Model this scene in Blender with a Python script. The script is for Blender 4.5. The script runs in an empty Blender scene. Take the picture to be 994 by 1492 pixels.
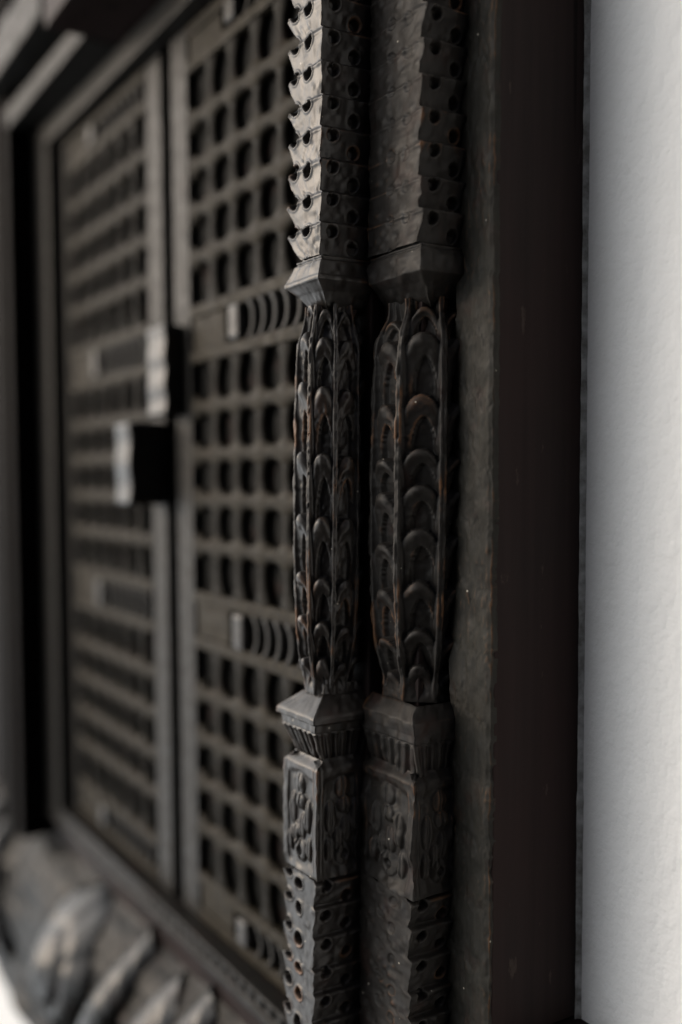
import bpy, math
import numpy as np
from mathutils import Matrix, Vector

S = bpy.context.scene
COL = S.collection
rng = np.random.default_rng(7)

# ------------------------------------------------------------------ camera
cam_d = bpy.data.cameras.new("camera")
cam = bpy.data.objects.new("camera", cam_d)
COL.objects.link(cam)
S.camera = cam
cam_d.sensor_fit = 'VERTICAL'
cam_d.sensor_width = 24.0
cam_d.sensor_height = 36.0
cam_d.lens = 36.19
cam_d.clip_start = 0.02
cam_d.clip_end = 100
_F = Vector((-0.8515, 0.5230, -0.0366)).normalized()
_R = Vector((0.5237, 0.8519, -0.0100))
_R = (_R - _F * _R.dot(_F)).normalized()
_U = _R.cross(_F)
cam.matrix_world = Matrix(((_R.x, _U.x, -_F.x, 0), (_R.y, _U.y, -_F.y, 0), (_R.z, _U.z, -_F.z, 0), (0, 0, 0, 1)))
cam_d.dof.use_dof = True
cam_d.dof.focus_distance = 0.885
cam_d.dof.aperture_fstop = 1.2

# ------------------------------------------------------------------ light
SUN_TO = Vector((-0.70, -0.69, 0.19)).normalized()      # direction towards the light
world = bpy.data.worlds.new("World")
S.world = world
world.use_nodes = True
wn = world.node_tree.nodes
bg = wn["Background"]
sky = wn.new("ShaderNodeTexSky")
sky.sky_type = 'NISHITA'
sky.sun_disc = False
sky.sun_elevation = math.asin(SUN_TO.z)
sky.sun_rotation = math.atan2(SUN_TO.x, SUN_TO.y)
sky.air_density = 0.25
sky.ozone_density = 0.0
sky.dust_density = 8.0
world.node_tree.links.new(sky.outputs[0], bg.inputs[0])
bg.inputs[1].default_value = 0.05

sun_d = bpy.data.lights.new("sun", 'SUN')
sun = bpy.data.objects.new("sun", sun_d)
COL.objects.link(sun)
sun_d.energy = 1.5
sun_d.angle = math.radians(100)
sun_d.color = (0.94, 0.975, 1.0)
sun.rotation_euler = SUN_TO.to_track_quat('Z', 'Y').to_euler()

S.view_settings.view_transform = 'Standard'
S.view_settings.look = 'None'
S.view_settings.gamma = 1
S.view_settings.exposure = 1.08
S.cycles.use_denoising = True

# ------------------------------------------------------------------ materials
def node(nt, typ, **kw):
    n = nt.nodes.new(typ)
    for k, v in kw.items():
        setattr(n, k, v)
    return n

def ramp(nt, src, stops):
    r = node(nt, "ShaderNodeValToRGB")
    el = r.color_ramp.elements
    while len(el) < len(stops):
        el.new(0.5)
    for e, (p, c) in zip(el, stops):
        e.position = p
        e.color = (c, c, c, 1) if isinstance(c, (int, float)) else (*c, 1)
    nt.links.new(src, r.inputs[0])
    return r

def mix(nt, fac, a, b, blend='MIX'):
    m = node(nt, "ShaderNodeMix", data_type='RGBA', blend_type=blend)
    for sock, v in ((m.inputs[0], fac), (m.inputs[6], a), (m.inputs[7], b)):
        if isinstance(v, (int, float)):
            sock.default_value = v
        elif isinstance(v, tuple):
            sock.default_value = (*v, 1)
        else:
            nt.links.new(v, sock)
    return m.outputs[2]

def noise(nt, co, scale, detail=4, rough=0.55, stretch=None):
    if stretch:
        mp = node(nt, "ShaderNodeMapping")
        mp.inputs['Scale'].default_value = stretch
        nt.links.new(co, mp.inputs[0])
        co = mp.outputs[0]
    n = node(nt, "ShaderNodeTexNoise")
    n.inputs['Scale'].default_value = scale
    n.inputs['Detail'].default_value = detail
    n.inputs['Roughness'].default_value = rough
    nt.links.new(co, n.inputs['Vector'])
    return n.outputs['Fac']

def wood(name, dark, light, worn, dust, dust_amt, rough=0.42, orange=0.0, grain_axis='z', edge=True, bump=0.0006, specks=True, spec=0.4, red=0.65, calm=1.0, tone=0.80):
    dark, light, worn, dust = (tuple(c * tone for c in v) for v in (dark, light, worn, dust))
    m = bpy.data.materials.new(name)
    m.use_nodes = True
    nt = m.node_tree
    b = nt.nodes["Principled BSDF"]
    tc = node(nt, "ShaderNodeTexCoord")
    co = tc.outputs['Object']
    st = (1, 1, 0.06) if grain_axis == 'z' else (0.06, 1, 1)
    g = noise(nt, co, 260, 5, 0.6, st)
    big = noise(nt, co, 16, 5, 0.6)
    fine = noise(nt, co, 320, 3, 0.6)
    col = mix(nt, ramp(nt, big, [(0.35, 0.0), (0.68, 1.0)]).outputs[0], dark, light)
    col = mix(nt, ramp(nt, g, [(0.38, 0.55 * calm), (0.62, 0.0)]).outputs[0], col, tuple(c * 0.45 for c in dark))
    # red-brown areas where the old stain survives
    rdn = noise(nt, co, 34, 4, 0.6)
    col = mix(nt, ramp(nt, rdn, [(0.55, 0.0), (0.72, red)]).outputs[0], col, (0.030, 0.0125, 0.009))
    if dust_amt:
        d = noise(nt, co, 45, 5, 0.65)
        col = mix(nt, ramp(nt, d, [(0.38, 0.15 * dust_amt), (0.66, dust_amt)]).outputs[0], col, dust)
    if edge:
        geo = node(nt, "ShaderNodeNewGeometry")
        pt = ramp(nt, geo.outputs['Pointiness'], [(0.505, 0.0), (0.56, 1.0)]).outputs[0]
        en = noise(nt, co, 90, 4, 0.6)
        er = ramp(nt, en, [(0.36, 0.0), (0.62, 0.9)]).outputs[0]
        f = mix(nt, 1.0, pt, er, 'MULTIPLY')
        col = mix(nt, f, col, worn)
        if orange:
            on = noise(nt, co, 23, 3, 0.5)
            orr = ramp(nt, on, [(0.54, 0.0), (0.64, orange)]).outputs[0]
            f2 = mix(nt, 1.0, pt, orr, 'MULTIPLY')
            col = mix(nt, f2, col, (0.30, 0.13, 0.045))
    if specks:  # pale dust specks and tiny glints, both painted into the colour
        v = node(nt, "ShaderNodeTexVoronoi")
        v.inputs['Scale'].default_value = 120
        nt.links.new(co, v.inputs['Vector'])
        sp = ramp(nt, v.outputs['Distance'], [(0.08, 1.0), (0.13, 0.0)]).outputs[0]
        sel = node(nt, "ShaderNodeSeparateColor")
        nt.links.new(v.outputs['Color'], sel.inputs[0])
        gate = ramp(nt, sel.outputs[0], [(0.95, 0.0), (0.96, 1.0)]).outputs[0]
        col = mix(nt, mix(nt, 1.0, sp, gate, 'MULTIPLY'), col, (0.42, 0.38, 0.32))
    nt.links.new(col, b.inputs['Base Color'])
    rr = ramp(nt, noise(nt, co, 60, 4, 0.6), [(0.3, rough - 0.08 * calm), (0.7, rough + 0.16 * calm)]).outputs[0]
    nt.links.new(rr, b.inputs['Roughness'])
    b.inputs['Specular IOR Level'].default_value = spec
    # relief: grain lines, tool marks and pitting
    h = mix(nt, 0.5, g, fine)
    h = mix(nt, 0.35, h, noise(nt, co, 110, 3, 0.5))
    bp = node(nt, "ShaderNodeBump")
    bp.inputs['Strength'].default_value = 0.75
    bp.inputs['Distance'].default_value = bump
    nt.links.new(h, bp.inputs['Height'])
    nt.links.new(bp.outputs[0], b.inputs['Normal'])
    return m

M_carved = wood("carved_wood", (0.0125, 0.0094, 0.0078), (0.0280, 0.0228, 0.0196), (0.09, 0.080, 0.071), (0.041, 0.0375, 0.0325), 0.40, 0.36, orange=0.55, spec=0.50, tone=0.95, bump=0.0004, calm=0.6)
M_dull_shaded = wood("dull_shaded_wood", (0.0155, 0.0122, 0.0104), (0.033, 0.0282, 0.0240), (0.065, 0.059, 0.052), (0.033, 0.031, 0.027), 0.4, 0.52, orange=0.4, spec=0.25, bump=0.0005)  # duller rear post; shade from the front post put into its colour
M_strip = wood("strip_wood", (0.018, 0.0165, 0.0135), (0.040, 0.037, 0.030), (0.065, 0.057, 0.047), (0.036, 0.034, 0.026), 0.45, 0.6, orange=0.35, spec=0.2)
def board_mat():
    m = bpy.data.materials.new("oiled_board")
    m.use_nodes = True
    nt = m.node_tree
    b = nt.nodes["Principled BSDF"]
    co = node(nt, "ShaderNodeTexCoord").outputs['Object']
    g = noise(nt, co, 70, 5, 0.6, (1, 1, 0.03))
    p = noise(nt, co, 5, 3, 0.5, (1, 1, 0.5))
    col = mix(nt, ramp(nt, g, [(0.3, 0.0), (0.7, 1.0)]).outputs[0], (0.0190, 0.0142, 0.0135), (0.0290, 0.0210, 0.0198))
    col = mix(nt, ramp(nt, p, [(0.40, 0.0), (0.65, 0.65)]).outputs[0], col, (0.0340, 0.0180, 0.0165))
    sc = noise(nt, co, 60, 5, 0.65, (1, 1, 0.35))
    col = mix(nt, ramp(nt, sc, [(0.655, 0.0), (0.70, 0.55)]).outputs[0], col, (0.075, 0.058, 0.048))
    ln = noise(nt, co, 34, 2, 0.5, (1, 1, 0.010))
    col = mix(nt, ramp(nt, ln, [(0.615, 0.0), (0.640, 0.75)]).outputs[0], col, (0.006, 0.0045, 0.0042))
    nt.links.new(col, b.inputs['Base Color'])
    b.inputs['Roughness'].default_value = 0.5
    b.inputs['Specular IOR Level'].default_value = 0.06
    bp = node(nt, "ShaderNodeBump")
    bp.inputs['Strength'].default_value = 0.4
    bp.inputs['Distance'].default_value = 0.0002
    nt.links.new(g, bp.inputs['Height'])
    nt.links.new(bp.outputs[0], b.inputs['Normal'])
    return m
M_plain = board_mat()
M_frame = wood("frame_wood", (0.0115, 0.0102, 0.0094), (0.022, 0.0196, 0.0172), (0.045, 0.041, 0.035), (0.031, 0.028, 0.0235), 0.5, 0.5, specks=False, spec=0.18)
M_framex = wood("rail_wood", (0.0105, 0.0094, 0.0086), (0.020, 0.0178, 0.0156), (0.045, 0.041, 0.035), (0.028, 0.0253, 0.0212), 0.55, 0.5, grain_axis='x', specks=False, spec=0.15)
M_lat = wood("lattice_wood", (0.0115, 0.0088, 0.0058), (0.024, 0.0188, 0.0120), (0.050, 0.041, 0.027), (0.036, 0.0295, 0.0185), 0.65, 0.6, grain_axis='x', specks=False, spec=0.12)
M_upright = wood('upright_wood', (0.0085, 0.0072, 0.0056), (0.0165, 0.014, 0.0105), (0.034, 0.030, 0.023), (0.023, 0.020, 0.0145), 0.5, 0.6, specks=False, spec=0.1)
M_tab = wood('pale_wood', (0.030, 0.028, 0.026), (0.055, 0.052, 0.048), (0.09, 0.085, 0.08), (0.06, 0.057, 0.052), 0.4, 0.42, specks=False, spec=0.3)  # paler than the rest of the band
M_head = wood('head_wood', (0.009, 0.008, 0.0075), (0.017, 0.0155, 0.014), (0.03, 0.028, 0.024), (0.020, 0.0185, 0.016), 0.5, 0.5, grain_axis='x', specks=False, spec=0.15)
M_jamb = wood('dark_jamb_wood', (0.006, 0.0052, 0.0050), (0.0075, 0.0062, 0.0060), (0.014, 0.011, 0.009), (0.0085, 0.0070, 0.0068), 0.15, 0.62, bump=0.0001, spec=0.03, red=0.2, specks=False, calm=0.4)
M_shade_back = wood("shade_dark_wood", (0.006, 0.0058, 0.0045), (0.010, 0.0095, 0.0078), (0.02, 0.017, 0.014), (0.012, 0.0115, 0.009), 0.3, 0.7, edge=False, specks=False, spec=0.15)  # dark tone stands in for the unlit room and shaded recess floors
M_latch = wood("latch_wood", (0.018, 0.0175, 0.0175), (0.032, 0.0315, 0.031), (0.08, 0.077, 0.074), (0.036, 0.035, 0.034), 0.3, 0.27, specks=False, spec=0.3)
M_apron = wood("apron_wood", (0.0045, 0.004, 0.0032), (0.0095, 0.0083, 0.0065), (0.022, 0.0195, 0.016), (0.010, 0.009, 0.007), 0.4, 0.40, grain_axis='x', specks=False, spec=0.12, tone=0.6)
M_boss = wood("polished_carving", (0.010, 0.009, 0.0075), (0.0095, 0.0085, 0.007), (0.028, 0.0255, 0.0215), (0.0105, 0.0095, 0.0075), 0.3, 0.28, grain_axis='x', specks=False, spec=0.42, tone=0.6)

def wall_mat():
    m = bpy.data.materials.new("white_plaster")
    m.use_nodes = True
    nt = m.node_tree
    b = nt.nodes["Principled BSDF"]
    co = node(nt, "ShaderNodeTexCoord").outputs['Object']
    n1 = noise(nt, co, 7, 4, 0.5)
    col = mix(nt, n1, (0.775, 0.78, 0.775), (0.83, 0.835, 0.83))
    st = noise(nt, co, 9, 5, 0.6, (1.5, 1, 0.35))
    col = mix(nt, ramp(nt, st, [(0.56, 0.0), (0.80, 0.30)]).outputs[0], col, (0.64, 0.635, 0.615))
    nt.links.new(col, b.inputs['Base Color'])
    b.inputs['Roughness'].default_value = 0.75
    a = noise(nt, co, 48, 4, 0.6)
    c = noise(nt, co, 170, 3, 0.5)
    h = mix(nt, 0.25, a, c)
    h = mix(nt, 0.5, h, noise(nt, co, 16, 3, 0.5, (1.6, 1, 0.5)))
    bp = node(nt, "ShaderNodeBump")
    bp.inputs['Strength'].default_value = 0.9
    bp.inputs['Distance'].default_value = 0.0085
    nt.links.new(h, bp.inputs['Height'])
    nt.links.new(bp.outputs[0], b.inputs['Normal'])
    return m
M_wall = wall_mat()
M_joint = bpy.data.materials.new("joint_plaster")
M_joint.use_nodes = True
_nt = M_joint.node_tree
_co = node(_nt, "ShaderNodeTexCoord").outputs['Object']
_nt.links.new(mix(_nt, ramp(_nt, noise(_nt, _co, 60, 4, 0.6), [(0.35, 0.0), (0.65, 1.0)]).outputs[0], (0.20, 0.195, 0.175), (0.55, 0.55, 0.53)), _nt.nodes["Principled BSDF"].inputs['Base Color'])
_nt.nodes["Principled BSDF"].inputs['Roughness'].default_value = 0.85

# ------------------------------------------------------------------ mesh helpers
def mesh_from(name, verts, faces, smooth=True):
    me = bpy.data.meshes.new(name)
    me.from_pydata([tuple(v) for v in verts], [], faces)
    me.update()
    if smooth:
        me.polygons.foreach_set("use_smooth", [True] * len(me.polygons))
    return me

def obj(name, me, mat, parent=None, loc=(0, 0, 0)):
    o = bpy.data.objects.new(name, me)
    COL.objects.link(o)
    if mat and not me.materials:
        me.materials.append(mat)
    o.location = loc
    if parent:
        o.parent = parent
    return o

def thing(name, label, cat, group=None):
    o = bpy.data.objects.new(name, None)
    o.empty_display_size = 0.1
    COL.objects.link(o)
    o['label'] = label
    o['category'] = cat
    o['kind'] = 'thing'
    if group:
        o['group'] = group
    return o

def grid_mesh(name, P, close_u=False, flip=False, cap=False):
    """P: array nz x nu x 3 of points"""
    nz, nu, _ = P.shape
    me = bpy.data.meshes.new(name)
    V = P.reshape(-1, 3)
    iu = np.arange(nu if close_u else nu - 1)
    ju = (iu + 1) % nu
    rows = np.arange(nz - 1)[:, None] * nu
    a = rows + iu; b = rows + ju; c = rows + nu + ju; d = rows + nu + iu
    Q = np.stack([a, b, c, d] if not flip else [a, d, c, b], -1).reshape(-1, 4)
    me.vertices.add(len(V)); me.vertices.foreach_set("co", V.astype(np.float32).ravel())
    me.loops.add(Q.size); me.loops.foreach_set("vertex_index", Q.astype(np.int32).ravel())
    me.polygons.add(len(Q))
    me.polygons.foreach_set("loop_start", np.arange(len(Q), dtype=np.int32) * 4)
    me.polygons.foreach_set("loop_total", np.full(len(Q), 4, dtype=np.int32))
    me.polygons.foreach_set("use_smooth", np.ones(len(Q), dtype=bool))
    me.update(calc_edges=True)
    me.validate()
    return me

def box(x0, x1, y0, y1, z0, z1, bev=0.002, name="box", lean=0.0):
    """bevelled box: 3 rings in each corner kept simple: chamfered on all edges"""
    import bmesh
    bm = bmesh.new()
    bmesh.ops.create_cube(bm, size=1)
    for v in bm.verts:
        v.co = Vector(((x0 + x1) / 2 + v.co.x * (x1 - x0), (y0 + y1) / 2 + v.co.y * (y1 - y0), (z0 + z1) / 2 + v.co.z * (z1 - z0)))
    if bev:
        bmesh.ops.bevel(bm, geom=list(bm.edges), offset=bev, segments=2, affect='EDGES', profile=0.6)
    if lean:
        for v in bm.verts:
            v.co.x += lean * (v.co.z + 0.035)
    me = bpy.data.meshes.new(name)
    bm.to_mesh(me); bm.free()
    return me

def ss(a, b, x):
    t = np.clip((x - a) / (b - a), 0, 1)
    return t * t * (3 - 2 * t)

def rough_noise(shape, seed, n=14, amp=1.0, nx=None):
    """smooth value noise on a grid, for hand-cut unevenness"""
    r = np.random.default_rng(seed)
    out = np.zeros(shape)
    for k, w in ((n, 0.6), (n * 3, 0.4)):
        kx = k if nx is None else nx * k // n
        a = r.standard_normal((max(2, k), max(2, kx)))
        yi = np.linspace(0, a.shape[0] - 1.001, shape[0]); xi = np.linspace(0, a.shape[1] - 1.001, shape[1])
        y0 = yi.astype(int); x0 = xi.astype(int)
        fy = (yi - y0)[:, None]; fx = (xi - x0)[None, :]
        fy = fy * fy * (3 - 2 * fy); fx = fx * fx * (3 - 2 * fx)
        A = a[np.ix_(y0, x0)]; B = a[np.ix_(y0, x0 + 1)]; C = a[np.ix_(y0 + 1, x0)]; D = a[np.ix_(y0 + 1, x0 + 1)]
        out += w * ((A * (1 - fx) + B * fx) * (1 - fy) + (C * (1 - fx) + D * fx) * fy)
    return out * amp

# ------------------------------------------------------------------ main dimensions (metres)
Y1, X1 = 0.4533, -0.777      # first post: front plane, outer corner
Y2, X2 = 0.5015, -0.696      # second post
Y3, X3 = 0.5446, -0.6527     # edge strip
YW = 0.6493                  # plaster
YI = 0.5009                  # inner frame
YL = 0.5244                  # lattice
LEAN = 0.037                 # the old posts stand out of plumb
ZL = -0.035

# ------------------------------------------------------------------ wall
def build_wall():
    xo0, xo1, zo0, zo1 = -12.0, 3.0, -6.0, 6.0
    xi0, xi1, zi0, zi1 = -2.40, -0.6545, -0.80, 1.02
    v, f = [], []
    for y in (YW, YW + 0.35):
        for (x, z) in ((xo0, zo0), (xo1, zo0), (xo1, zo1), (xo0, zo1), (xi0, zi0), (xi1 - 0.0, zi0), (xi1, zi1), (xi0, zi1)):
            v.append((x + (0.014 * (z + 0.035) if x == xi1 else 0), y, z))
    for k in range(4):
        n = (k + 1) % 4
        f.append((k, n, 4 + n, 4 + k))
        f.append((8 + n, 8 + k, 12 + k, 12 + n))
        f.append((4 + k, 4 + n, 12 + n, 12 + k))
        f.append((n, k, 8 + k, 8 + n))
    me = mesh_from("white_wall", v, f, smooth=False)
    o = obj("white_wall", me, M_wall)
    o['label'] = "white plastered wall around the dark carved wooden window"
    o['category'] = "wall"
    o['kind'] = 'thing'
    # uneven plaster bead where the wall meets the timber
    zs = np.arange(-0.60, 1.0, 0.004)
    th = np.linspace(0, math.pi / 2, 8)
    r = 0.0058 + rough_noise((len(zs), 2), 91, 30, 0.0005)[:, :1] + rough_noise((len(zs), 2), 92, 130, 0.0003)[:, :1]
    r = np.clip(r, 0.0015, 0.011)
    x = -0.6530 + 0.0150 * (zs[:, None] + 0.035) + r * (1 - np.sin(th))[None] ** 1.0
    y = YW + 0.0008 - r * (1 - np.cos(th))[None]
    P = np.stack([x, y, np.repeat(zs[:, None], 8, 1)], -1)
    obj("plaster_joint", grid_mesh("plaster_joint", P, flip=True), M_joint, o)
    return o
build_wall()

# ------------------------------------------------------------------ carved window frame
frame = thing("carved_window_frame", "dark carved wooden window frame with two toothed posts in the white wall", "window frame")

def column(name, zs, sect, disp, mat, parent, shift=(0, 0), n=(26, 64, 48), lean=LEAN, seed=1, amp=0.0005):
    """square post skin over its three open sides: left, front, right.
       sect(z) -> xl, yf, xr, yb (arrays); disp(face, s, z) -> outward move (nz x ns)"""
    zs = np.asarray(zs, float)
    xl, yf, xr, yb = sect(zs)
    rows = []
    for face, ns in enumerate(n):
        s = np.linspace(0, 1, ns)
        Sg, Zg = np.meshgrid(s, zs)
        d = disp(face, Sg, Zg) + rough_noise(Sg.shape, seed * 7 + face, max(3, int((zs[-1] - zs[0]) / 0.016)), amp, 4)
        if face == 0:
            x = np.repeat(xl[:, None], ns, 1) - d
            y = yb[:, None] + (yf - yb)[:, None] * s
        elif face == 1:
            x = xl[:, None] + (xr - xl)[:, None] * s
            y = np.repeat(yf[:, None], ns, 1) - d
        else:
            x = np.repeat(xr[:, None], ns, 1) + d
            y = yf[:, None] + (yb - yf)[:, None] * s
        P = np.stack([x, y, Zg], -1)
        rows.append(P)
    # merge the two corner columns so that the skin is one sheet
    c1 = (rows[0][:, -1:] + rows[1][:, :1]) / 2
    c2 = (rows[1][:, -1:] + rows[2][:, :1]) / 2
    # corner takes x of one and y of the other
    c1[..., 0] = rows[0][:, -1:, 0]; c1[..., 1] = rows[1][:, :1, 1]
    c2[..., 0] = rows[2][:, :1, 0]; c2[..., 1] = rows[1][:, -1:, 1]
    P = np.concatenate([rows[0][:, :-1], c1, rows[1][:, 1:-1], c2, rows[2][:, 1:]], 1)
    P[..., 0] += shift[0] + lean * (P[..., 2] - ZL)
    P[..., 1] += shift[1]
    return obj(name, grid_mesh(name, P), mat, parent)

def interp(z, table):
    t = sorted(table)
    return np.interp(z, [a for a, _ in t], [b for _, b in t])

XL1 = -0.8366
def toothed(zlo, zhi, zref, period, amp, last_amp, hole_dz, wide, slope, hr, hxs):
    XL = XL1 - (0.0215 if wide else 0)
    def phase(z):
        z = z + 0.0016 * np.sin(z * 131) * np.sin(z * 47 + 1.0) + 0.0012 * np.sin(z * 71 + 2.0) * ss(0.0, 0.02, np.abs(z - zref))
        return np.mod((z - zref) / period, 1.0)
    def sect(z):
        t = phase(z)
        g = np.where(t < 0.8, (t / 0.8) ** 0.75, 1 - ss(0.80, 1.0, t))
        a = np.where(z < zref + period, last_amp, amp * (1 + 0.28 * np.sin(z * 83 + 0.6)))
        xl = XL + 0.001 + (0 if wide else 1) * a * (1 - g)
        gr = np.where(t < 0.9, t / 0.9, 1 - (t - 0.9) / 0.1)
        return xl, np.full_like(z, Y1), X1 + 0.0015 - (0.0060 if wide else 0.0042) * (1 - gr), np.full_like(z, 0.512)
    def disp(face, s, z):
        t = phase(z)
        g = np.where(t < 0.86, t / 0.86, 1 - ss(0.86, 1.0, t))
        if face == 1:
            xl = sect(z[:, 0])[0][:, None]
            x = xl + (X1 - xl) * s
            d = -(slope * (0.35 if wide else 0.8)) * (1 - g) + (0.0006 if slope > 0.001 else 0.0) * np.exp(-((g - 0.97) / 0.05) ** 2)
            for i, hx in enumerate((XL1 + hxs[0], XL1 + hxs[1])):
                zz = np.mod(t + (hole_dz * i) / period - 0.87 + 0.5, 1.0) - 0.5
                r = np.sqrt(((x - hx) / 0.0062) ** 2 + (np.where(zz > 0, zz * period / (hr * 1.35), zz * period / hr)) ** 2)
                d = d - (0.0012 if wide else 0.012) * (1 - ss(0.72, 1.0, r)) + (0 if wide else 0.0010) * np.exp(-((r - 1.25) / 0.16) ** 2)
            return d
        if face == 2:
            y = s * 0.0585
            d = -0.0009 * (1 - g)
            for i, hy in enumerate((0.012, 0.034)):
                zz = np.mod((z - zref) / period - 0.72 + 0.5 + 0.45 * i, 1.0) - 0.5
                r = np.sqrt(((y - hy) / 0.0052) ** 2 + (zz * period / 0.0056) ** 2)
                d = d - 0.008 * (1 - ss(0.7, 1.0, r)) + 0.0005 * np.exp(-((r - 1.2) / 0.2) ** 2)
            return d
        return -0.001 * (1 - g)
    zs = np.arange(zlo, zhi, 0.0008)
    return zs, sect, disp

def petal(x, z, cx, cz, rx, rz):
    r = np.sqrt(((x - cx) / rx) ** 2 + ((z - cz) / rz) ** 2)
    return np.sqrt(np.clip(1 - r * r, 0, 1))

def carved_panel_disp(face, s, z):
    w = 0.0596 if face == 1 else 0.0585
    x = s * w
    top = -0.2560; bot = -0.3650
    # rounded shoulders, raised double border, leaf relief on a sunk ground
    edge = np.minimum(x, 0.05 - x) if face == 2 else np.minimum(x, w - x)
    fade = ss(bot, bot + 0.012, z)
    sunk = ss(0.0065, 0.0085, edge) * (1 - ss(top - 0.020, top - 0.012, z + 0.35 * (np.abs(x - w / 2) / (w / 2)) ** 2 * 0.02)) * fade
    d = -0.0024 * sunk
    d = d - 0.0006 * (np.exp(-((edge - 0.0045) / 0.0010) ** 2)) * fade
    c = w / 2
    leaves = [(c - .001, -.283, .0085, .0105), (c + .001, -.299, .0078, .0085), (c - .0135, -.309, .0065, .016), (c + .0130, -.311, .0062, .016),
              (c + .003, -.322, .0062, .0125), (c - .006, -.330, .005, .011), (c + .001, -.345, .0100, .0110), (c - .015, -.338, .0045, .012), (c + .015, -.341, .0048, .012)]
    for i, (px, pz, rx, rz) in enumerate(leaves):
        k = petal(x, z, px, pz, rx, rz)
        d = d + 0.0046 * k * (0.8 + 0.2 * (i % 2)) * (sunk + 0.15 * (1 - sunk))
        d = d - 0.0018 * np.exp(-((x - px) / 0.0009) ** 2) * (k > 0.35)
    ring = np.sqrt(((x - c - .001) / .0050) ** 2 + ((z + .345) / .0055) ** 2)
    d = d - 0.0035 * (1 - ss(0.5, 0.9, ring))
    # shoulders
    d = d - 0.007 * ss(top - 0.010, top, z) 
    return d

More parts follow.
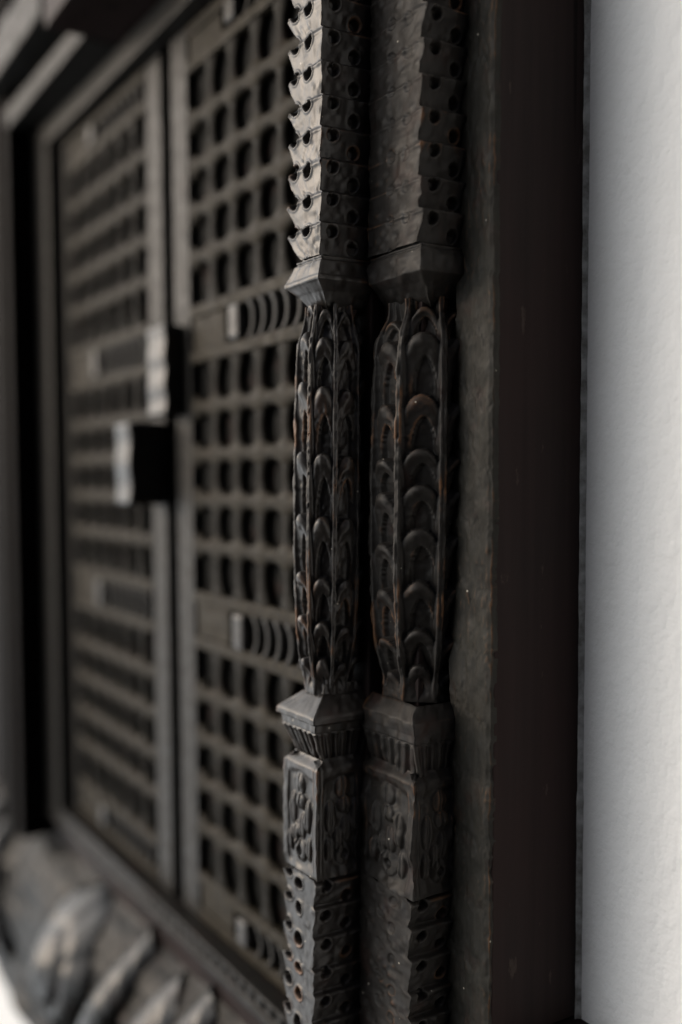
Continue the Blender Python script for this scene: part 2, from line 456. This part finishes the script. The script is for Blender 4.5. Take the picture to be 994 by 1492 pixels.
def post(shift, tongue_tops, seed, wide):
    cxc, cyc = (X1 - 0.0512, Y1 + 0.0490) if wide else (-0.8068, Y1 + 0.0300)
    core = obj("carved_post", box(cxc - 0.008, cxc + 0.008, cyc - 0.008, cyc + 0.008, -0.66, 0.60, 0.002, lean=LEAN), M_carved, frame, (shift[0], shift[1], 0))
    if wide:
        core['label'] = "inner carved post set back beside the first"
    else:
        core['label'] = "foremost carved post with pale worn teeth"
    XL = XL1 - (0.0215 if wide else 0)
    kl = 0.0 if wide else 1.0
    mat = M_dull_shaded if wide else M_carved
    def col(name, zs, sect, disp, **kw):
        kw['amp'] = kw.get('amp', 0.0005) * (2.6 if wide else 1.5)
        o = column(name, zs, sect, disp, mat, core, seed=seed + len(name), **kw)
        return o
    # toothed shaft above
    zs, se, di = toothed(0.1905, 0.60, 0.1905, 0.0272, 0.0150, 0.0245, 0.0030, wide, 0.0022, 0.0047, (0.0140, 0.0370))
    col("toothed_shaft", zs, se, di)
    # capital: neck, sloped skirt, rim, inward cyma
    ct = [(0.199, 0.0200), (0.1895, 0.0200), (0.1890, 0.0170), (0.1870, 0.0165), (0.1735, 0.0015), (0.1715, 0.0005), (0.1690, 0.0005), (0.1675, 0.0025), (0.1600, 0.0120), (0.149, 0.0190), (0.140, 0.0215), (0.130, 0.0215)]
    cf = [(0.199, 0.0050), (0.1895, 0.0050), (0.1890, 0.0010), (0.1870, 0.0010), (0.1735, -0.0010), (0.1715, -0.0022), (0.1690, -0.0022), (0.1675, -0.0005), (0.1600, 0.0065), (0.149, 0.0140), (0.142, 0.0215), (0.130, 0.0230)]
    def sect(z):
        il = interp(z, ct); iff = interp(z, cf); iff = np.where(iff < 0, iff * 0.1, iff * 1.35) if wide else iff
        return XL + il * kl, Y1 + iff, X1 - iff * 0.9, np.full_like(z, 0.512) - iff * 0.3
    col("capital", np.arange(0.130, 0.199, 0.0007), sect, lambda f_, s, z: -0.0012 * np.exp(-((z - 0.1865) / 0.0009) ** 2), n=(24, 40, 36), amp=0.0007)
    # octagonal baluster with stacked tongues
    zb = np.arange(-0.2000, 0.1510, 0.0009)
    nf = 26
    prof = [(0.152, 0.0215), (0.138, 0.0225), (0.126, 0.0256), (0.119, 0.0282), (0.110, 0.0291), (0.08, 0.0298), (0.02, 0.0306), (-0.06, 0.0306), (-0.12, 0.0292), (-0.15, 0.0275), (-0.172, 0.0242), (-0.188, 0.0205), (-0.2005, 0.0190)]
    ra = interp(zb, prof)
    ker = np.ones(9) / 9
    ra = np.convolve(np.pad(ra, 4, mode='edge'), ker, mode='valid')
    if wide:
        ra = np.maximum(ra * 1.62, 0.0365)
        ra = np.convolve(np.pad(ra, 4, mode='edge'), ker, mode='valid')
    cx, cy = (X1 - 0.0512, Y1 + 0.0490) if wide else (-0.8068, Y1 + 0.0300)
    vs = (np.arange(nf) + 0.5) / nf * 2 - 1
    tops = np.array(sorted(tongue_tops, reverse=True))
    cols = []
    for k in range(8):
        ang = -math.pi / 2 + k * math.pi / 4
        nx, ny = math.cos(ang), math.sin(ang)
        tx, ty = -ny, nx
        V, Z = np.meshgrid(vs, zb)
        off = 0.006 * ((k * 37 + seed) % 3 - 1) * 0.6 + rough_noise((len(zb), 2), seed + k, 6, 0.0030)[:, :1]
        arch = 0.013 * np.clip(np.abs(V) / 0.80, 0, 1) ** 2.4
        z2 = Z + arch + off
        idx = np.clip(len(tops) - np.searchsorted(tops[::-1], z2, side='left') - 1, 0, len(tops) - 2)
        zt = tops[idx]; zn = tops[np.clip(idx + 1, 0, len(tops) - 1)]
        t = np.clip((zt - z2) / np.maximum(zt - zn, 1e-4), 0, 1)       # 0 at the tongue's arched top, 1 at the next one
        inside = 1 - ss(0.74, 0.84, np.abs(V))
        tip = np.exp(-((t - 0.14) / 0.15) ** 2) * np.clip(1 - (V / 0.74) ** 2, 0, 1)
        plate = 0.0042 * tip - 0.0058 * t - 0.0012 * (1 - ss(0.0, 0.05, t)) - 0.0022 * (np.abs(V) / 0.7) ** 2 * (1 - t)
        niche_top = 0.36 + 0.30 * (np.abs(V - 0.10) / 0.5) ** 2 + 0.10 * (V < 0.1) * np.abs(V - 0.1)
        Vn = V - 0.10
        niche = ss(0, 0.07, t - niche_top) * (1 - ss(0.42, 0.58, np.abs(Vn)))
        d = inside * (plate - 0.0046 * niche - 0.0002)
        d = d + 0.0004 * (ss(0.78, 0.84, np.abs(V)) - ss(0.90, 0.96, np.abs(V))) - 0.0012 * ss(0.88, 1.0, np.abs(V))
        fade = ss(-0.198, -0.175, Z) * (1 - ss(0.128, 0.150, Z) * 0.4)
        d = d * fade + rough_noise(V.shape, seed * 31 + k, 30, 0.0007, 3)
        hw = ra[:, None] * math.tan(math.pi / 8)
        R = ra[:, None] + d
        cols.append(np.stack([cx + nx * R + tx * V * hw, cy + ny * R + ty * V * hw, Z], -1))
    P = np.concatenate(cols, 1)
    P[..., 0] += LEAN * (P[..., 2] - ZL)
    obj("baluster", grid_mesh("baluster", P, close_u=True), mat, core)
    # base: sloped top, rim, band, leaf flutes
    bl = [(-0.190, 0.0180), (-0.1985, 0.0165), (-0.2000, 0.0140), (-0.2150, -0.0050), (-0.2170, -0.0060), (-0.2215, -0.0060), (-0.2230, -0.0035), (-0.2300, -0.0030), (-0.2315, -0.0045), (-0.2350, -0.0035), (-0.2560, 0.0050), (-0.2600, 0.0050)]
    bf = [(-0.190, 0.0160), (-0.1985, 0.0150), (-0.2000, 0.0120), (-0.2150, -0.0030), (-0.2170, -0.0042), (-0.2215, -0.0042), (-0.2230, -0.0010), (-0.2300, -0.0005), (-0.2315, -0.0015), (-0.2350, 0.0005), (-0.2560, 0.0085), (-0.2600, 0.0085)]
    def bsect(z):
        il = interp(z, bl); iff = interp(z, bf); iff = np.where(iff < 0, iff * 0.1, iff * 0.8) if wide else iff
        return XL + il * kl, Y1 + iff, X1 - iff * 0.8, np.full_like(z, 0.512) - iff * 0.3
    def bdisp(face, s, z):
        w = ss(-0.2335, -0.2365, z) * 0 + (z < -0.2315)
        fl = np.abs(np.mod(s * 3.5, 1.0) - 0.5) * 2
        return np.where(w, -0.0034 * ss(0.55, 0.98, fl) - 0.0022 * np.exp(-(fl / 0.16) ** 2), 0) - 0.0012 * np.exp(-((z + 0.2307) / 0.0007) ** 2)
    col("base_block", np.arange(-0.260, -0.1985 if wide else -0.190, 0.0007), bsect, bdisp, n=(26, 60, 44), amp=0.0006)
    # panel block with leaf relief
    def psect(z):
        sh = ss(-0.268, -0.2555, z)
        lo = ss(-0.356, -0.366, z)
        return XL - 0.0015 + kl * (0.008 * sh + 0.004 * lo), np.full_like(z, Y1 + 0.0010), np.full_like(z, X1), np.full_like(z, 0.512)
    col("leaf_panel", np.arange(-0.3650, -0.2555, 0.0008), psect, carved_panel_disp, n=(26, 76, 60), amp=0.0006)
    # toothed shaft below
    zs, se, di = toothed(-0.66, -0.3645, -0.3645 - 11 * 0.0268, 0.0268, 0.0110, 0.0110, 0.0070, wide, 0.0004, 0.0048, (0.0120, 0.0310))
    col("toothed_shaft", zs, se, di)
    for ch in core.children:
        ch.location = (0, 0, 0)
    return core

post((0.0, 0.0), [0.20, 0.146, 0.122, 0.079, 0.019, -0.037, -0.0917, -0.134, -0.168, -0.21], 3, False)
post((X2 - X1, Y2 - Y1), [0.20, 0.140, 0.117, 0.062, 0.018, -0.014, -0.055, -0.096, -0.138, -0.170, -0.21], 11, True)

# jamb behind the posts
obj("jamb", box(-0.835, -0.722, 0.5235, 0.652, -0.66, 0.95, 0.002, lean=0.03), M_plain, frame)
obj("inner_jamb", box(-0.836, -0.7785, 0.5090, 0.5230, -0.60, 0.60, 0.002, lean=0.03), M_plain, frame) 

obj("sky_block_panel", box(-1.84, -0.70, 0.5650, 0.600, -0.645, 0.599, 0.001), M_shade_back, frame)  # made-up panel added to keep sky out of the gap between shutters

# edge strip with worn scale carving
def edge_strip():
    zs = np.arange(-0.66, 0.80, 0.0013)
    n1, n2 = 46, 8
    s = np.linspace(0, 1, n1)
    Sg, Z = np.meshgrid(s, zs)
    P1 = 0.054
    ph = np.mod((Z - 0.02 + 0.016 * Sg ** 2 + rough_noise(Sg.shape, 76, 9, 0.008)) / P1, 1.0)
    d = -0.0012 * ss(0.86, 1.0, ph) - 0.0008 * (1 - ph)
    d += rough_noise(Sg.shape, 77, 60, 0.0007, 4) + rough_noise(Sg.shape, 78, 150, 0.0004, 9)
    x = -0.7040 + (X3 + 0.7040) * Sg
    y = Y3 - d
    chip = np.abs(rough_noise((len(zs), 2), 79, 90, 0.0009))[:, :1]
    x = x - chip * ss(0.8, 1.0, Sg)
    edge = ss(0.90, 1.0, Sg)
    y = y + edge * 0.0015
    side_x = x[:, -1:] + np.zeros((1, n2))
    side_y = y[:, -1:] + np.linspace(0.0008, 0.0060, n2)[None]
    P = np.concatenate([np.stack([x, y, Z], -1), np.stack([side_x, side_y, np.repeat(zs[:, None], n2, 1)], -1)], 1)
    P[..., 0] += (0.036 + (0.0175 - 0.036) * np.concatenate([Sg, np.ones((len(zs), n2))], 1)) * (P[..., 2] - ZL)
    obj("edge_strip", grid_mesh("edge_strip", P), M_strip, frame)
edge_strip()
obj("side_board", box(-0.7030, X3 - 0.0008, 0.5490, 0.660, -0.484, 0.95, 0.0015, lean=0.0150), M_plain, frame)
obj("sill_horn", box(-0.7030, X3 + 0.022, 0.570, 0.662, -0.70, -0.4868, 0.007), M_plain, frame)

# left side of the opening
obj("inner_jamb", box(-1.8262, -1.7491, YI, 0.562, -0.600, 0.562, 0.003), M_head, frame)
lp = obj("outer_jamb", box(-1.960, -1.8270, Y1, 0.66, -0.640, 0.95, 0.004), M_jamb, frame)
obj("moulding", box(-1.905, -1.8800, Y1 - 0.008, Y1 + 0.004, -0.640, 0.95, 0.003), M_jamb, lp)
obj("outer_jamb", box(-2.42, -1.9610, 0.50, 0.66, -0.640, 0.95, 0.004), M_jamb, frame)

# head of the opening: three stepped rails, two cut short where shade begins, and an added block
obj("head_rail", box(-1.8262, -0.780, YI, 0.562, 0.5627, 0.598, 0.003), M_framex, frame)
obj("head_rail", box(-1.8262, -1.400, Y1, 0.562, 0.6000, 0.632, 0.003), M_head, frame)
obj("head_rail", box(-1.960, -1.500, Y1 - 0.030, 0.60, 0.664, 0.735, 0.003), M_head, frame)
obj("head_board", box(-2.10, -0.66, 0.5630, 0.66, 0.60, 1.02, 0.002), M_plain, frame)
obj("added_dark_block", box(-1.398, -0.79, 0.400, 0.5625, 0.6000, 0.95, 0.003), M_plain, frame)  # made-up block; its underside supplies the dark beyond the rail ends

# bottom rail with a row of drilled holes
def bottom_rail():
    xs = np.arange(-1.8262, -0.790, 0.0016)
    prof = [(YL + 0.010, -0.5710), (YI + 0.0015, -0.5710), (YI, -0.5725), (YI, -0.5865), (YI + 0.001, -0.5875), (YI - 0.0025, -0.5885), (YI - 0.0035, -0.5925), (YI - 0.0025, -0.5975), (YI + 0.004, -0.5985), (YI + 0.030, -0.5985)]
    pts = []
    for (a, b), (c, d) in zip(prof[:-1], prof[1:]):
        k = max(1, int(math.hypot(c - a, d - b) / 0.0013))
        for i in range(k):
            pts.append((a + (c - a) * i / k, b + (d - b) * i / k))
    pts.append(prof[-1])
    pts = np.array(pts)
    Xg = np.repeat(xs[None], len(pts), 0)
    Yg = np.repeat(pts[:, :1], len(xs), 1); Zg = np.repeat(pts[:, 1:], len(xs), 1)
    per = 0.0235
    u = np.mod(xs / per + 0.5, 1.0) - 0.5
    r = np.sqrt((u[None] * per / 0.0062) ** 2 + ((Zg + 0.5795) / 0.0052) ** 2)
    pit = (1 - ss(0.7, 1.0, r)) * (np.abs(Yg - YI) < 0.004) * (Xg > -1.36)
    Yg = Yg + 0.010 * pit + rough_noise(Yg.shape, 5, 30, 0.0003)
    obj("bottom_rail", grid_mesh("bottom_rail", np.stack([Xg, Yg, Zg], -1)), M_framex, frame)
bottom_rail()
obj("fascia", box(-1.828, -0.790, 0.5170, 0.640, -0.650, -0.5990, 0.0015), M_plain, frame)
obj("sill_board", box(-1.8270, -0.79, 0.5255, 0.64, -0.598, -0.5725, 0.001), M_plain, frame)

# sloping carved apron below the sill: a round boss between slanting feathers
AP = np.array([(0.5165, -0.640), (0.508, -0.652), (0.480, -0.690), (0.460, -0.730), (0.450, -0.790), (0.447, -0.860), (0.444, -0.935), (0.449, -0.950), (0.470, -0.955), (0.655, -0.958)])
def apron_y(z):
    return np.interp(-z, -AP[:7, 1], AP[:7, 0])
def apron():
    L = np.concatenate([[0], np.cumsum(np.hypot(*np.diff(AP, axis=0).T))])
    q = np.linspace(0, L[-1], 170)
    py = np.interp(q, L, AP[:, 0]); pz = np.interp(q, L, AP[:, 1])
    xs = np.arange(-2.60, -0.84, 0.006)
    Xg = np.repeat(xs[None], len(q), 0)
    d = rough_noise(Xg.shape, 21, 10, 0.007) + rough_noise(Xg.shape, 22, 40, 0.0015)
    edge = 0.006 * np.exp(-((pz + 0.925) / 0.014) ** 2)[:, None]
    P = np.stack([Xg, py[:, None] - d - edge, pz[:, None] + 0 * Xg], -1)
    ap = obj("apron", grid_mesh("apron", P), M_apron, frame)
    # boss: domed flower with a ring of petals
    def boss(name, cx, cz, rx, rz, hgt, npet):
        r = np.linspace(0.0, 1.0, 40); th = np.linspace(0, 2 * math.pi, 97)[:-1]
        TH, RR = np.meshgrid(th, r)
        out = 1 + 0.03 * np.cos(npet * TH) * RR
        x = cx + rx * RR * out * np.cos(TH); z = cz + rz * RR * out * np.sin(TH)
        h = hgt * np.clip(1 - RR ** 2, 0, 1) ** 1.1
        h = h - 0.005 * np.exp(-((RR - 0.50) / 0.07) ** 2) - 0.004 * ((0.5 - 0.5 * np.cos(npet * TH)) ** 4) * ss(0.40, 0.6, RR)
        h = h + 0.006 * np.exp(-(RR / 0.2) ** 2)
        y = apron_y(z) - h + 0.016 * ss(0.85, 1.0, RR)
        obj(name, grid_mesh(name, np.stack([x, y, z], -1), close_u=True), M_boss, ap)
    boss("carved_boss", -1.560, -0.750, 0.115, 0.120, 0.052, 8)
    def feather(name, x0, z0, dx, dz, wid, hgt, bend):
        t = np.linspace(0, 1, 34); v = np.linspace(-1, 1, 19)
        V, T = np.meshgrid(v, t)
        cxl = x0 + dx * T + bend * np.sin(math.pi * T); czl = z0 + dz * T
        n = math.hypot(dx, dz); nx, nz = -dz / n, dx / n
        w = wid * np.sin(math.pi * np.clip(0.12 + 0.86 * T, 0, 1)) ** 0.7
        x = cxl + nx * w * V; z = czl + nz * w * V
        h = hgt * (1 - V ** 2) ** 1.2 * np.sin(math.pi * np.clip(0.06 + 0.9 * T, 0, 1)) ** 0.6
        h = h - 0.003 * np.cos(T * 60 - np.abs(V) * 5) * (1 - np.abs(V)) * 0.6
        y = apron_y(z) - h + 0.014 * ss(0.8, 1.0, np.abs(V))
        obj(name, grid_mesh(name, np.stack([x, y, z], -1)), M_boss, ap)
    for i in range(6):
        feather("carved_feather", -1.335 + i * 0.108 + 0.018 * math.sin(i * 2.3), -0.640 - 0.022 * (i % 2), -0.150 - 0.03 * (i % 3 == 1), -0.215, 0.050 + 0.012 * (i % 2), 0.027 + 0.007 * (i % 3 == 0), 0.032)
    for i in range(5):
        feather("carved_feather", -2.06 - i * 0.112, -0.660 - 0.012 * (i % 2), 0.165, -0.215, 0.034, 0.034, -0.022)
apron()

# ------------------------------------------------------------------ lattice shutters
SEC = [(0.501, 0.2125), (0.1405, -0.1455), (-0.2185, -0.5065)]     # three fields of five rows
COLS0, PITCH, NC = 0.0558, 0.0593, 6
XS0, XS1 = 0.0, 0.464

def strip_bar(name, length, half, depth, chamf, along, n):
    """bar with a wavy outline. half(t) half width, t in metres along the bar"""
    t = np.linspace(0, length, n)
    h = np.array([half(a) for a in t])
    # section: back-edge, front chamfer start, front chamfer end, mirrored
    sec = [(-1, depth, 0), (-1, chamf, 0), (-1, 0.0, chamf), (0, -0.0012, 0), (1, 0.0, chamf), (1, chamf, 0), (1, depth, 0)]
    P = np.zeros((n, len(sec), 3))
    for j, (sg, dy, inset) in enumerate(sec):
        off = sg * (h - inset)
        P[:, j, 1] = dy
        if along == 'x':
            P[:, j, 0] = t; P[:, j, 2] = off
        else:
            P[:, j, 2] = t; P[:, j, 0] = off
    return grid_mesh(name, P, flip=(along == 'x'))

inner_w = PITCH * NC
hb = strip_bar("lattice_bar", inner_w, lambda a: 0.0078 + 0.0085 * abs(math.cos(math.pi * a / PITCH)) ** 3, 0.0105, 0.0030, 'x', 49)
vb_cache = {}
def vbar(h):
    k = round(h, 4)
    if k not in vb_cache:
        rp = h / 5
        vb_cache[k] = strip_bar("upright_bar", h, lambda a: 0.0076 + 0.0085 * abs(math.cos(math.pi * a / rp)) ** 3, 0.0085, 0.0025, 'z', 41)
    return vb_cache[k]

def fin_mesh():
    n = 15
    v, f = [], []
    for i in range(n):
        a = math.radians(-72 + 144 * i / (n - 1))
        th = 0.0042 + 0.0072 * math.cos(a)
        for r in (0.0235, 0.0235 + th):
            for y in (0.0, 0.0100):
                v.append((r * math.cos(a) * 0.62 - 0.0146, y, r * math.sin(a)))
    for i in range(n - 1):
        b = i * 4; c = b + 4
        f += [(b, b + 2, c + 2, c), (b + 2, b + 3, c + 3, c + 2), (b + 1, b, c, c + 1)]
    return mesh_from("crescent_fin", v, f)
FIN = fin_mesh()
BLOCK = box(-0.0135, 0.0135, -0.007, 0.0100, -0.026, 0.026, 0.0065)

def shutter(x0, label):
    t = thing("lattice_shutter", label, "shutter", "lattice shutters in the window")
    t.location = (x0, YL, 0)
    ZB, ZT = -0.5700, 0.5610
    obj("stile", box(XS0, 0.0515, -0.0005, 0.024, ZB, ZT, 0.0025), M_frame, t)
    obj("stile", box(COLS0 + inner_w, XS1, -0.0005, 0.024, ZB, ZT, 0.0025), M_frame, t)
    obj("interior_dark_board", box(0.050, COLS0 + inner_w + 0.002, 0.0135, 0.026, ZB + 0.002, ZT - 0.002, 0.001), M_shade_back, t)  # board added in place of the dark room behind the lattice
    xm0, xm1 = 0.0525, COLS0 + inner_w - 0.001
    for (za, zb) in ((ZT - 0.001, SEC[0][0]), (SEC[0][1], SEC[1][0]), (SEC[1][1], SEC[2][0]), (SEC[2][1], ZB + 0.001)):
        hi, lo = max(za, zb), min(za, zb)
        band = obj("band", box(xm0, xm1, 0.0095, 0.0108, lo + 0.001, hi - 0.001, 0.001), M_shade_back, t)  # recess floor coloured dark for the shade between the fins
        obj("fillet", box(xm0, xm1, -0.0015, 0.0105, hi - 0.0155, hi, 0.003), M_lat, band)
        obj("fillet", box(xm0, xm1, -0.0015, 0.0105, lo, lo + 0.0155, 0.003), M_lat, band)
        zc = (hi + lo) / 2
        sc = (hi - lo - 0.031) / 0.052
        pl = obj("plain_tablet", box(xm0 + 0.004, xm0 + 0.098, 0.0015, 0.0102, lo + 0.0150, hi - 0.0150, 0.003), M_lat, band)
        bl = obj("end_block", BLOCK, M_tab, band, (0.174 + 0.012, 0.0, zc))
        bl.scale = (1, 1, sc)
        for i in range(7):
            fo = obj("crescent_fin", FIN, M_frame, band, (0.224 + i * 0.0270, -0.0012, zc))
            fo.scale = (1, 1, sc * 1.05)
    for (za, zb) in SEC:
        rp = (za - zb) / 5
        for i in range(1, 5):
            obj("lattice_bar", hb, M_lat, t, (COLS0, 0.0 + rng.normal(0, 0.0006), zb + i * rp + rng.normal(0, 0.0012)))
        vm = vbar(za - zb)
        for c in range(1, NC):
            obj("upright_bar", vm, M_upright, t, (COLS0 + c * PITCH + rng.normal(0, 0.0008), 0.0022 + rng.normal(0, 0.0003), zb))
    return t

sl = shutter(-1.764, "far lattice shutter carrying the deeper protruding wooden latch block")
sr = shutter(-1.264, "near lattice shutter running behind the foremost carved post")
def latch(parent, x0, x1, y0, y1, z0, z1, lobes, seed):
    """hand-cut block: softly lobed front, worn round edges"""
    nz, ns = 60, 64
    zs = np.linspace(0, 1, nz)
    cap = np.clip(np.minimum(zs, 1 - zs) / 0.05, 0, 1)
    cap = np.sqrt(1 - (1 - cap) ** 2) * 0.9 + 0.1
    th = np.linspace(0, 2 * math.pi, ns + 1)[:-1]
    lob = 0.5 - 0.5 * np.cos(2 * math.pi * lobes * zs)
    cxx, cyy = (x0 + x1) / 2, (y0 + y1) / 2
    hx, hy = (x1 - x0) / 2, (y1 - y0) / 2
    c, sn = np.cos(th), np.sin(th)
    k = 0.16
    sx = np.sign(c) * np.abs(c) ** k; sy = np.sign(sn) * np.abs(sn) ** k
    wob = rough_noise((nz, ns), seed, 6, 0.0006)
    X_ = cxx + (sx[None] * (hx - 0.0008 * (1 - lob))[:, None] * (0.86 + 0.14 * cap)[:, None]) + wob
    Y_ = cyy + sy[None] * (hy * (0.80 + 0.20 * cap))[:, None] - np.where(sy < 0, 1, 0)[None] * (0.0016 * (lob - 1))[:, None] * -1
    P = np.stack([X_, Y_, np.repeat((z0 + (z1 - z0) * zs)[:, None], ns, 1)], -1)
    top = P[-1].mean(0); bot = P[0].mean(0)
    P = np.concatenate([np.repeat(bot[None, None], ns, 1), P, np.repeat(top[None, None], ns, 1)], 0)
    P -= np.array(parent.location)
    return obj("latch_block", grid_mesh("latch_block", P, close_u=True), M_latch, parent)
b1 = latch(sr, -1.293, -1.231, 0.497, YL - 0.0006, 0.077, 0.193, 3, 41)
b2 = latch(sl, -1.352, -1.2945, 0.472, YL - 0.0006, -0.038, 0.072, 2, 42)
